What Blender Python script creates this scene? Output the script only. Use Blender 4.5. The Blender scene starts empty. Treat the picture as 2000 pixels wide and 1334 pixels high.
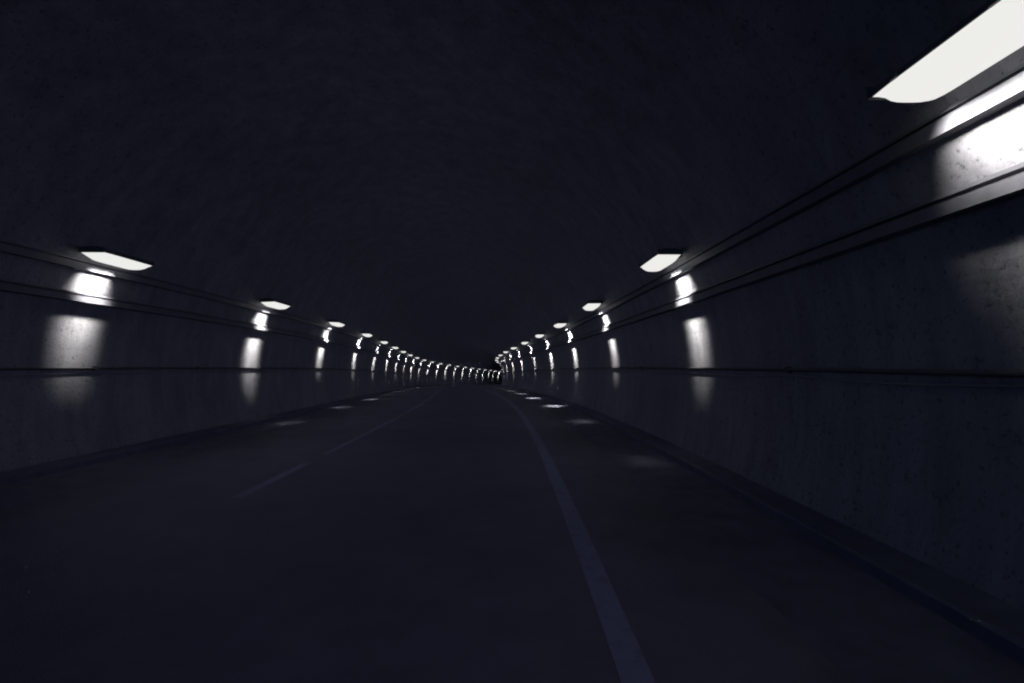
import bpy, bmesh, math, random
from mathutils import Vector, Matrix

scene = bpy.context.scene
COL = scene.collection
R_ = math.radians

# ------------------------------------------------------------------ camera
EYE = 1.774                       # eye height above the road
F_PX = 1000.0                     # focal length in pixels of the 2000 px wide photograph
cam_data = bpy.data.cameras.new("camera")
cam_data.sensor_width = 36.0
cam_data.lens = F_PX / 2000.0 * 36.0
cam_data.clip_start = 0.05
cam_data.clip_end = 600.0
cam = bpy.data.objects.new("camera", cam_data)
COL.objects.link(cam)
cam.location = (0, 0, EYE)
yaw = math.atan((1010.0 - 1000.0) / F_PX)
pitch = math.atan((707.9 - 667.0) / F_PX)
cam.rotation_euler = (math.pi / 2 + pitch, 0, yaw)
scene.camera = cam

# ------------------------------------------------------------------ world: late dusk, let in by an opening added behind the camera
world = bpy.data.worlds.new("World")
scene.world = world
world.use_nodes = True
wn = world.node_tree
sky = wn.nodes.new("ShaderNodeTexSky")
sky.sky_type = 'NISHITA'
sky.sun_disc = False
sky.sun_elevation = R_(11.0)
sky.sun_rotation = R_(20.0)
sky.ozone_density = 9.0            # blue hour
sky.dust_density = 0.0
wn.links.new(sky.outputs[0], wn.nodes["Background"].inputs[0])
wn.nodes["Background"].inputs[1].default_value = 0.06

scene.view_settings.view_transform = 'Standard'
scene.view_settings.look = 'None'
scene.view_settings.exposure = 0.0
scene.view_settings.gamma = 1.0
scene.render.engine = 'CYCLES'
scene.cycles.use_denoising = True
scene.cycles.filter_width = 2.0        # a soft lens
scene.cycles.max_bounces = 8
scene.cycles.diffuse_bounces = 5
scene.cycles.sample_clamp_indirect = 4.0

# ------------------------------------------------------------------ the line of the tunnel (plan and grade)
NODES = [0, 25, 50, 75, 100, 130, 150, 260]
KAPPA = [-2.666e-3, -4.273e-3, 1.894e-3, 7.22e-3, 2.298e-3, -0.387e-3, 3.0e-3, 7.0e-3]
GRADE = [-7.654e-4, -6.629e-4, -3.938e-4, -1.281e-4, 0.0, 0.475e-4, 0.727e-4, 0.899e-4]
def lerp_table(s, tab):
    if s <= NODES[0]: return tab[0]
    for i in range(len(NODES) - 1):
        if s <= NODES[i + 1]:
            w = (s - NODES[i]) / (NODES[i + 1] - NODES[i])
            return tab[i] * (1 - w) + tab[i + 1] * w
    return tab[-1]
DS = 0.5
TRACK = []
_x = _y = _z = _th = _sl = 0.0
for i in range(int(250 / DS) + 1):
    TRACK.append((_x, _y, _z, _th, _sl))
    _x += math.sin(_th) * DS; _y += math.cos(_th) * DS; _z += _sl * DS
    _th += lerp_table(i * DS, KAPPA) * DS; _sl += lerp_table(i * DS, GRADE) * DS
def track(s):
    if s <= 0: return (0.0, s, 0.0, 0.0, 0.0)
    k = min(s / DS, len(TRACK) - 1.001); i = int(k); w = k - i
    return tuple(a * (1 - w) + b * w for a, b in zip(TRACK[i], TRACK[i + 1]))
MID = -2.19                       # the tunnel's centre line lies this far to the right of the camera's line
def P(s, t, z):
    """station s along the tunnel, t metres right of its centre line, z above the road"""
    x, y, zz, th, _ = track(s)
    u = t + MID
    return Vector((x + u * math.cos(th), y - u * math.sin(th), z + zz))

RAD = 5.705                       # bore radius
ZC = EYE - 0.347                  # height of the bore's centre
def wall_t(z): return math.sqrt(RAD ** 2 - (z - ZC) ** 2)
S0, S1 = -7.0, 248.0  # bore cut short behind the camera so blue sky light gets in

# ------------------------------------------------------------------ materials
def nodes_of(m):
    return m.node_tree.nodes, m.node_tree.links
def material(name, base, rough=0.6, metal=0.0, mottle=0.0, mottle_scale=3.0, dark=None, bump=0.0, bump_scale=40.0, streak=None, spec=0.5):
    m = bpy.data.materials.new(name); m.use_nodes = True
    N, L = nodes_of(m); b = N["Principled BSDF"]
    b.inputs["Roughness"].default_value = rough
    b.inputs["Metallic"].default_value = metal
    b.inputs["Specular IOR Level"].default_value = spec
    tc = N.new("ShaderNodeTexCoord")
    if mottle > 0:
        nz = N.new("ShaderNodeTexNoise"); nz.inputs["Scale"].default_value = mottle_scale
        nz.inputs["Detail"].default_value = 8; nz.inputs["Roughness"].default_value = 0.65
        if streak:
            mp = N.new("ShaderNodeMapping"); mp.inputs["Scale"].default_value = streak
            L.new(tc.outputs["Object"], mp.inputs[0]); L.new(mp.outputs[0], nz.inputs["Vector"])
        else:
            L.new(tc.outputs["Object"], nz.inputs["Vector"])
        rp = N.new("ShaderNodeValToRGB")
        rp.color_ramp.elements[0].position = 0.5 - 0.2; rp.color_ramp.elements[1].position = 0.5 + 0.2
        d = dark or tuple(c * (1 - mottle) for c in base)
        rp.color_ramp.elements[0].color = (*d, 1); rp.color_ramp.elements[1].color = (*base, 1)
        L.new(nz.outputs["Fac"], rp.inputs[0]); L.new(rp.outputs[0], b.inputs["Base Color"])
    else:
        b.inputs["Base Color"].default_value = (*base, 1)
    if bump > 0:
        n2 = N.new("ShaderNodeTexNoise"); n2.inputs["Scale"].default_value = bump_scale; n2.inputs["Detail"].default_value = 6
        L.new(tc.outputs["Object"], n2.inputs["Vector"])
        bp = N.new("ShaderNodeBump"); bp.inputs["Strength"].default_value = bump; bp.inputs["Distance"].default_value = 0.02
        L.new(n2.outputs["Fac"], bp.inputs["Height"]); L.new(bp.outputs[0], b.inputs["Normal"])
    return m

def lining_material():
    m = bpy.data.materials.new("painted_lining"); m.use_nodes = True
    N, L = nodes_of(m); b = N["Principled BSDF"]
    b.inputs["Roughness"].default_value = 0.62
    tc = N.new("ShaderNodeTexCoord")
    big = N.new("ShaderNodeTexNoise"); big.inputs["Scale"].default_value = 1.3; big.inputs["Detail"].default_value = 9; big.inputs["Roughness"].default_value = 0.7
    mp = N.new("ShaderNodeMapping"); mp.inputs["Scale"].default_value = (1.6, 1.6, 0.45)
    L.new(tc.outputs["Object"], mp.inputs[0]); L.new(mp.outputs[0], big.inputs["Vector"])
    r1 = N.new("ShaderNodeValToRGB")
    r1.color_ramp.elements[0].position = 0.28; r1.color_ramp.elements[0].color = (0.20, 0.202, 0.235, 1)
    r1.color_ramp.elements[1].position = 0.66; r1.color_ramp.elements[1].color = (0.335, 0.338, 0.375, 1)
    L.new(big.outputs["Fac"], r1.inputs[0])
    # small chips in the paint
    sp = N.new("ShaderNodeTexNoise"); sp.inputs["Scale"].default_value = 17.0; sp.inputs["Detail"].default_value = 5; sp.inputs["Roughness"].default_value = 0.75
    L.new(tc.outputs["Object"], sp.inputs["Vector"])
    r2 = N.new("ShaderNodeValToRGB")
    r2.color_ramp.elements[0].position = 0.36; r2.color_ramp.elements[0].color = (0.30, 0.30, 0.32, 1)
    r2.color_ramp.elements[1].position = 0.44; r2.color_ramp.elements[1].color = (1, 1, 1, 1)
    L.new(sp.outputs["Fac"], r2.inputs[0])
    mx = N.new("ShaderNodeMix"); mx.data_type = 'RGBA'; mx.blend_type = 'MULTIPLY'; mx.inputs["Factor"].default_value = 0.8
    # soot and water runs down the wall
    mp2 = N.new("ShaderNodeMapping"); mp2.inputs["Scale"].default_value = (4.5, 4.5, 0.35)
    run = N.new("ShaderNodeTexNoise"); run.inputs["Scale"].default_value = 1.0; run.inputs["Detail"].default_value = 6; run.inputs["Roughness"].default_value = 0.6
    L.new(tc.outputs["Object"], mp2.inputs[0]); L.new(mp2.outputs[0], run.inputs["Vector"])
    r3 = N.new("ShaderNodeValToRGB")
    r3.color_ramp.elements[0].position = 0.36; r3.color_ramp.elements[0].color = (0.5, 0.5, 0.52, 1)
    r3.color_ramp.elements[1].position = 0.56; r3.color_ramp.elements[1].color = (1, 1, 1, 1)
    L.new(run.outputs["Fac"], r3.inputs[0])
    m2 = N.new("ShaderNodeMix"); m2.data_type = 'RGBA'; m2.blend_type = 'MULTIPLY'; m2.inputs["Factor"].default_value = 0.3
    L.new(r1.outputs[0], m2.inputs["A"]); L.new(r3.outputs[0], m2.inputs["B"])
    L.new(m2.outputs["Result"], mx.inputs["A"]); L.new(r2.outputs[0], mx.inputs["B"])
    L.new(mx.outputs["Result"], b.inputs["Base Color"])
    bp = N.new("ShaderNodeBump"); bp.inputs["Strength"].default_value = 0.55; bp.inputs["Distance"].default_value = 0.02
    L.new(sp.outputs["Fac"], bp.inputs["Height"]); L.new(bp.outputs[0], b.inputs["Normal"])
    return m

def line_material():
    m = bpy.data.materials.new("worn_line_paint"); m.use_nodes = True
    N, L = nodes_of(m); b = N["Principled BSDF"]; b.inputs["Roughness"].default_value = 0.55
    tc = N.new("ShaderNodeTexCoord")
    nz = N.new("ShaderNodeTexNoise"); nz.inputs["Scale"].default_value = 6.0; nz.inputs["Detail"].default_value = 9; nz.inputs["Roughness"].default_value = 0.75
    L.new(tc.outputs["Object"], nz.inputs["Vector"])
    rp = N.new("ShaderNodeValToRGB")
    rp.color_ramp.elements[0].position = 0.38; rp.color_ramp.elements[0].color = (0.185, 0.19, 0.235, 1)
    rp.color_ramp.elements[1].position = 0.50; rp.color_ramp.elements[1].color = (0.245, 0.26, 0.39, 1)
    L.new(nz.outputs["Fac"], rp.inputs[0]); L.new(rp.outputs[0], b.inputs["Base Color"])
    return m

M_LINING = lining_material()
M_ROAD = material("asphalt", (0.185, 0.19, 0.235), 0.62, mottle=0.35, mottle_scale=1.2, bump=0.5, bump_scale=90)
M_CONC = material("gutter_concrete", (0.19, 0.20, 0.275), 0.7, mottle=0.45, mottle_scale=2.2, bump=0.4, bump_scale=45)
M_KERB = material("kerb_concrete", (0.18, 0.19, 0.265), 0.75, mottle=0.4, mottle_scale=3.0, bump=0.4, bump_scale=45)
M_LINE = line_material()
M_DUCT = material("painted_duct", (0.155, 0.158, 0.19), 0.5, mottle=0.3, mottle_scale=5.0, bump=0.1)
M_DARK = material("dark_conduit_paint", (0.11, 0.111, 0.125), 0.55, mottle=0.3, mottle_scale=8)
M_CABLE = material("grey_cable_sheath", (0.30, 0.30, 0.31), 0.6)
M_BODY = material("lamp_housing_steel", (0.16, 0.16, 0.18), 0.5, 0.0, mottle=0.25, mottle_scale=9)
def diffuser_material():
    m = bpy.data.materials.new("lit_diffuser"); m.use_nodes = True
    b = m.node_tree.nodes["Principled BSDF"]
    b.inputs["Base Color"].default_value = (0.02, 0.02, 0.02, 1)
    b.inputs["Specular IOR Level"].default_value = 0.0
    b.inputs["Roughness"].default_value = 1.0
    b.inputs["Emission Color"].default_value = (1.0, 0.995, 0.965, 1)
    b.inputs["Emission Strength"].default_value = 0.85
    return m
M_LENS = diffuser_material()

# ------------------------------------------------------------------ helpers
def mesh_obj(name, verts, faces, mat, parent=None, smooth=False):
    me = bpy.data.meshes.new(name); me.from_pydata([tuple(v) for v in verts], [], faces); me.update()
    me.materials.append(mat)
    if smooth:
        for p in me.polygons: p.use_smooth = True
    o = bpy.data.objects.new(name, me); COL.objects.link(o)
    if parent: o.parent = parent
    return o
def tag(o, label=None, cat=None, group=None, kind=None):
    if label: o["label"] = label
    if cat: o["category"] = cat
    if group: o["group"] = group
    if kind: o["kind"] = kind
    return o
def stations(a, b, step):
    n = max(1, round((b - a) / step))
    return [a + (b - a) * i / n for i in range(n + 1)]
def sweep(name, prof, mat, closed=True, a=S0, b=S1, step=1.0, parent=None, smooth=False, caps=True, wob=None):
    """prof: (t, z) points; swept along the tunnel. wob(s) -> (dt, dz)"""
    V, Fc = [], []; ss = stations(a, b, step); n = len(prof)
    for s in ss:
        dt, dz = wob(s) if wob else (0, 0)
        for (t, z) in prof: V.append(P(s, t + dt, z + dz))
    m = n if closed else n - 1
    for i in range(len(ss) - 1):
        for j in range(m):
            k = (j + 1) % n
            Fc.append((i * n + j, i * n + k, (i + 1) * n + k, (i + 1) * n + j))
    if closed and caps:
        Fc.append(tuple(range(n - 1, -1, -1))); q = (len(ss) - 1) * n
        Fc.append(tuple(range(q, q + n)))
    o = mesh_obj(name, V, Fc, mat, parent, smooth)
    bm = bmesh.new(); bm.from_mesh(o.data); bmesh.ops.recalc_face_normals(bm, faces=bm.faces); bm.to_mesh(o.data); bm.free()
    return o
def ring(t, z, r, n=12):
    return [(t + r * math.cos(2 * math.pi * i / n), z + r * math.sin(2 * math.pi * i / n)) for i in range(n)]
def box_bm(bm, x0, x1, y0, y1, z0, z1):
    v = [bm.verts.new(c) for c in ((x0,y0,z0),(x1,y0,z0),(x1,y1,z0),(x0,y1,z0),(x0,y0,z1),(x1,y0,z1),(x1,y1,z1),(x0,y1,z1))]
    for f in ((0,3,2,1),(4,5,6,7),(0,1,5,4),(1,2,6,5),(2,3,7,6),(3,0,4,7)): bm.faces.new([v[i] for i in f])
def bm_mesh(name, bm, mat, bevel=0.0, smooth=False):
    if bevel: bmesh.ops.bevel(bm, geom=bm.edges[:], offset=bevel, segments=2, affect='EDGES')
    bmesh.ops.recalc_face_normals(bm, faces=bm.faces)
    me = bpy.data.meshes.new(name); bm.to_mesh(me); bm.free(); me.materials.append(mat)
    if smooth:
        for p in me.polygons: p.use_smooth = True
    return me

# ------------------------------------------------------------------ the setting
outer = RAD + 0.5
inner_prof, outer_prof = [], []
a0 = math.asin((-0.3 - ZC) / RAD)
for i in range(65):
    a = a0 + (math.pi - 2 * a0) * i / 64
    inner_prof.append((RAD * math.cos(a), ZC + RAD * math.sin(a)))
    outer_prof.append((outer * math.cos(a), ZC + outer * math.sin(a)))
lining = sweep("tunnel_lining", inner_prof + outer_prof[::-1], M_LINING, step=1.5, smooth=False)
lining["kind"] = "structure"
for p in lining.data.polygons: p.use_smooth = False
T_G = 4.08                                            # road edge / gutter
road = sweep("road", [(-T_G, 0), (T_G, 0), (T_G, -0.3), (-T_G, -0.3)], M_ROAD, a=-40, step=1.5); road["kind"] = "structure"
for side, nm in ((1, "right"), (-1, "left")):
    g = sweep("gutter_" + nm, [(side * T_G, 0.003), (side * 5.15, 0.012), (side * 5.15, -0.29), (side * (T_G + 0.0005), -0.29)], M_CONC, a=-40, step=1.5)
    g["kind"] = "structure"
    k = sweep("kerb_" + nm, [(side * 5.153, 0.11), (side * 5.18, 0.13), (side * 5.70, 0.14), (side * 5.70, -0.28), (side * 5.153, -0.28)], M_KERB, a=-6.9, step=1.5)
    k["kind"] = "structure"
def road_line(t, w, label, a=-30, b=S1):
    o = sweep("lane_line", [(t - w / 2, 0.004), (t + w / 2, 0.004)], M_LINE, closed=False, a=a, b=b, step=1.0)
    return tag(o, label, "road line", "painted lines on the road")
road_line(0.681 - MID, 0.19, "white painted edge line curving up from bottom right of the road")
road_line(-3.648 - MID, 0.14, "worn white painted line curving away into the distance left of the road's middle", 10.2, 120)
road_line(-3.648 - MID, 0.15, "short faint dash of road paint, nearest on the left side of the lane", 6.9, 9.3)

# ------------------------------------------------------------------ services fixed along both walls
STEP = 6.8
FIRST = 9.388
N_LEFT = list(range(0, 21))
N_RIGHT = list(range(-1, 18))
def duct(side, z_top, cap, gap, body, depth, back, label):
    """a cable duct: a capping strip, a dark slot, a flat body"""
    z1, z2, z3 = z_top - cap, z_top - cap - gap, z_top - cap - gap - body
    w = lambda z: wall_t(z) + 0.03
    f = wall_t(z_top - (cap + gap + body) / 2)
    prof = [(w(z_top), z_top), (f - depth, z_top), (f - depth, z1), (f - back, z1), (f - back, z2), (f - depth - 0.004, z2), (f - depth + 0.004, z3), (w(z3), z3)]
    o = sweep("cable_duct", [(side * t, z) for t, z in prof], M_DUCT, a=-6.9, step=1.5)
    return tag(o, label, "cable duct", "cable ducts under the lamps")
for side, nm in ((1, "right"), (-1, "left")):
    duct(side, EYE + 1.805, 0.022, 0.028, 0.110, 0.065, 0.025, "upper pale cable duct close under the lamps on the %s wall" % nm)
    duct(side, EYE + 1.265, 0.030, 0.034, 0.100, 0.105, 0.05, "lower pale cable duct along the %s wall, below the lamps" % nm)
    ns = N_RIGHT if side > 0 else N_LEFT
    # conduit at eye level
    zc = EYE - 0.075; tc_ = wall_t(zc) - 0.032
    pipe = sweep("conduit_pipe", ring(side * tc_, zc, 0.024, 10), M_DARK, a=-6.9, step=1.5, smooth=True)
    tag(pipe, "thin dark conduit pipe running at eye level along the %s wall" % nm, "conduit", "eye level conduits")
    bm = bmesh.new(); box_bm(bm, -0.032, 0.05, -0.03, 0.03, -0.042, 0.034); clip_me = bm_mesh("clip", bm, M_DARK, 0.006)
    cab = sweep("hanging_cable", ring(side * (wall_t(zc - 0.07) - 0.014), zc - 0.075, 0.011, 8), M_CABLE, a=-6.9, step=0.4, smooth=True,
                wob=lambda s: (0.0, -0.035 * abs(math.sin(math.pi * (s - FIRST - 0.5) / 3.4)) + 0.006 * math.sin(s * 2.3)))
    tag(cab, "thin grey cable sagging just under the conduit on the %s wall" % nm, "cable", "cables under the conduits")
    for n in ns:
        for off in (0.45, 3.85):
            s = FIRST + n * STEP + off; th = track(s)[3]
            o = bpy.data.objects.new("clip", clip_me); COL.objects.link(o); o.parent = pipe
            o.location = P(s, side * tc_, zc); o.rotation_euler = (0, 0, -th + (0 if side > 0 else math.pi))

# ------------------------------------------------------------------ lamps
HL = 0.61                                              # half length
def lamp_meshes():
    out = {}
    bm = bmesh.new()                                   # housing: a tapered trough
    sec = [(-0.228, 0.0), (0.20, 0.0), (0.185, 0.06), (0.10, 0.105), (-0.12, 0.105), (-0.205, 0.06)]
    va = [bm.verts.new((x, -HL, z)) for x, z in sec]; vb = [bm.verts.new((x, HL, z)) for x, z in sec]
    bm.faces.new(va); bm.faces.new(vb[::-1])
    for i in range(6): bm.faces.new((va[i], vb[i], vb[(i + 1) % 6], va[(i + 1) % 6]))
    out["housing"] = bm_mesh("housing", bm, M_BODY, 0.006)
    bm = bmesh.new()                                   # diffuser: a shallow bowl under the housing
    nx, ny = 10, 16; grid = []
    for j in range(ny + 1):
        v = -1 + 2 * j / ny; row = []
        for i in range(nx + 1):
            u = -1 + 2 * i / nx
            ex = 1 - 0.06 * (max(0, abs(v) - 0.55) / 0.45) ** 2
            drop = 0.12 * (1 - u ** 4) * (1 - v ** 8)
            row.append(bm.verts.new((-0.015 + 0.21 * u * ex, (HL - 0.02) * v, -0.003 - drop)))
        grid.append(row)
    for j in range(ny):
        for i in range(nx): bm.faces.new((grid[j][i], grid[j + 1][i], grid[j + 1][i + 1], grid[j][i + 1]))
    me = bm_mesh("diffuser", bm, M_LENS, smooth=True)
    out["diffuser"] = me
    bm = bmesh.new(); box_bm(bm, -0.230, 0.202, -0.012, 0.012, -0.008, 0.085); out["end_plate"] = bm_mesh("end_plate", bm, M_BODY, 0.004)
    bm = bmesh.new()
    box_bm(bm, 0.17, 0.30, -0.025, 0.025, 0.025, 0.05); box_bm(bm, 0.235, 0.262, -0.05, 0.05, 0.0, 0.13)
    out["bracket"] = bm_mesh("bracket", bm, M_BODY)
    bm = bmesh.new(); box_bm(bm, -0.243, -0.222, -0.03, 0.03, -0.004, 0.04); out["latch"] = bm_mesh("latch", bm, M_BODY)
    return out
LM = lamp_meshes()
LAMP_COL = (1.0, 0.955, 0.86)
FILL_COL = (0.60, 0.59, 1.0)  # navy tint of the added fill light
def area(name, parent, loc, tilt, size, spread, watts, col=LAMP_COL):
    if watts <= 0: return
    key = "%s_%.3f_%.2f" % (name, watts, size[1])
    d = bpy.data.lights.get(key)
    if d is None:
        d = bpy.data.lights.new(key, 'AREA'); d.shape = 'RECTANGLE'
        d.size, d.size_y = size; d.spread = R_(spread); d.energy = watts; d.color = col
    o = bpy.data.objects.new(name, d); COL.objects.link(o); o.parent = parent
    o.location = loc; o.rotation_euler = (0, -R_(tilt), 0)
    return o
ORD = ["nearest", "second", "third", "fourth", "fifth", "sixth", "seventh", "eighth", "ninth", "tenth", "eleventh", "twelfth",
       "thirteenth", "fourteenth", "fifteenth", "sixteenth", "seventeenth", "eighteenth", "nineteenth", "twentieth", "twenty-first"]
LAMP_T = 2.775 - MID
LAMP_Z = EYE + 1.907
rnd = random.Random(4)
WALL = {1: {-1: 0.12, 0: 1.0, 1: 1.2}, -1: {0: 0.62, 1: 1.05}}
# gutter pool strength set by hand per lamp, near ones dimmed like motion blur
GROUND = {1: {-1: 0.0, 0: 0.018, 1: 0.07, 2: 0.75, 3: 1.0, 4: 0.6, 5: 0.3}, -1: {0: 0.0, 1: 0.035, 2: 0.11, 3: 0.25, 4: 0.08}}
def lamp(side, n):
    s = FIRST + n * STEP + (0.42 if n < 0 else 0); th = track(s)[3]; sl = track(s)[4]
    e = bpy.data.objects.new("tunnel_lamp", None); COL.objects.link(e)
    e.location = P(s, side * LAMP_T, LAMP_Z)
    e.rotation_euler = (math.atan(sl) * side, 0, -th + (0 if side > 0 else math.pi))
    if n > 0: e.rotation_euler.rotate_axis('Y', R_(rnd.uniform(-2.5, 2.5))); e.rotation_euler.rotate_axis('Z', R_(rnd.uniform(-2, 2)))
    def part(nm, y=0.0, parent=e):
        o = bpy.data.objects.new(nm, LM[nm]); COL.objects.link(o); o.parent = parent; o.location = (0, y, 0); return o
    hs = part("housing"); df = part("diffuser")
    for y in (-HL - 0.013, HL + 0.013): part("end_plate", y)
    for y in (-0.36, 0.36): part("bracket", y); part("latch", y, hs)
    k = 1.0 + rnd.uniform(-0.3, 0.25)
    g = GROUND[side].get(n, 0.08)
    area("upper_wash", e, (0.03, 0, -0.137), 57 if n < 0 else 50, (0.10, 1.1 if n < 0 else 0.5), 70 if n < 0 else 60, (24.0 if n < 0 else 19.0) * k)
    area("wall_wash", e, (0.0, 0, -0.139), 33.5, (0.12, 0.5), 36, 15.0 * k * WALL[side].get(n, 1.5))
    area("ground_beam", e, (-0.03, 0, -0.141), -5, (0.2, 0.9), 16, 8.0 * k * g)
    area("added_fill", e, (-0.26, 0, 0.02), -78, (0.10, 1.2), 145, 8.3, FILL_COL)  # added bluish fill that lifts the dark areas, not a beam of the lamp
    return e
for n in N_RIGHT:
    grp = "lamps along the right wall"
    if n >= 11:
        lab = "unseen lamp added on the right wall past the bend"; grp = "unseen lamps added past the bend of the right wall"  # row carried on out of view, added to light that stretch
    elif n < 0:
        lab = "large glowing lamp at the top right corner, nearest of all"
    else:
        lab = "%s lamp along the right wall, counting from the camera after the corner one" % ORD[n] if n else "bright oval lamp on the right wall, next after the corner lamp"
    tag(lamp(1, n), lab, "tunnel lamp", grp)
for n in N_LEFT:
    lab = "largest and leftmost glowing lamp on the left wall" if n == 0 else "%s nearest lamp along the left wall" % ORD[n]
    if n == N_LEFT[-1]: lab = "tiny farthest lamp at the far end of the left wall"
    tag(lamp(-1, n), lab, "tunnel lamp", "lamps along the left wall")
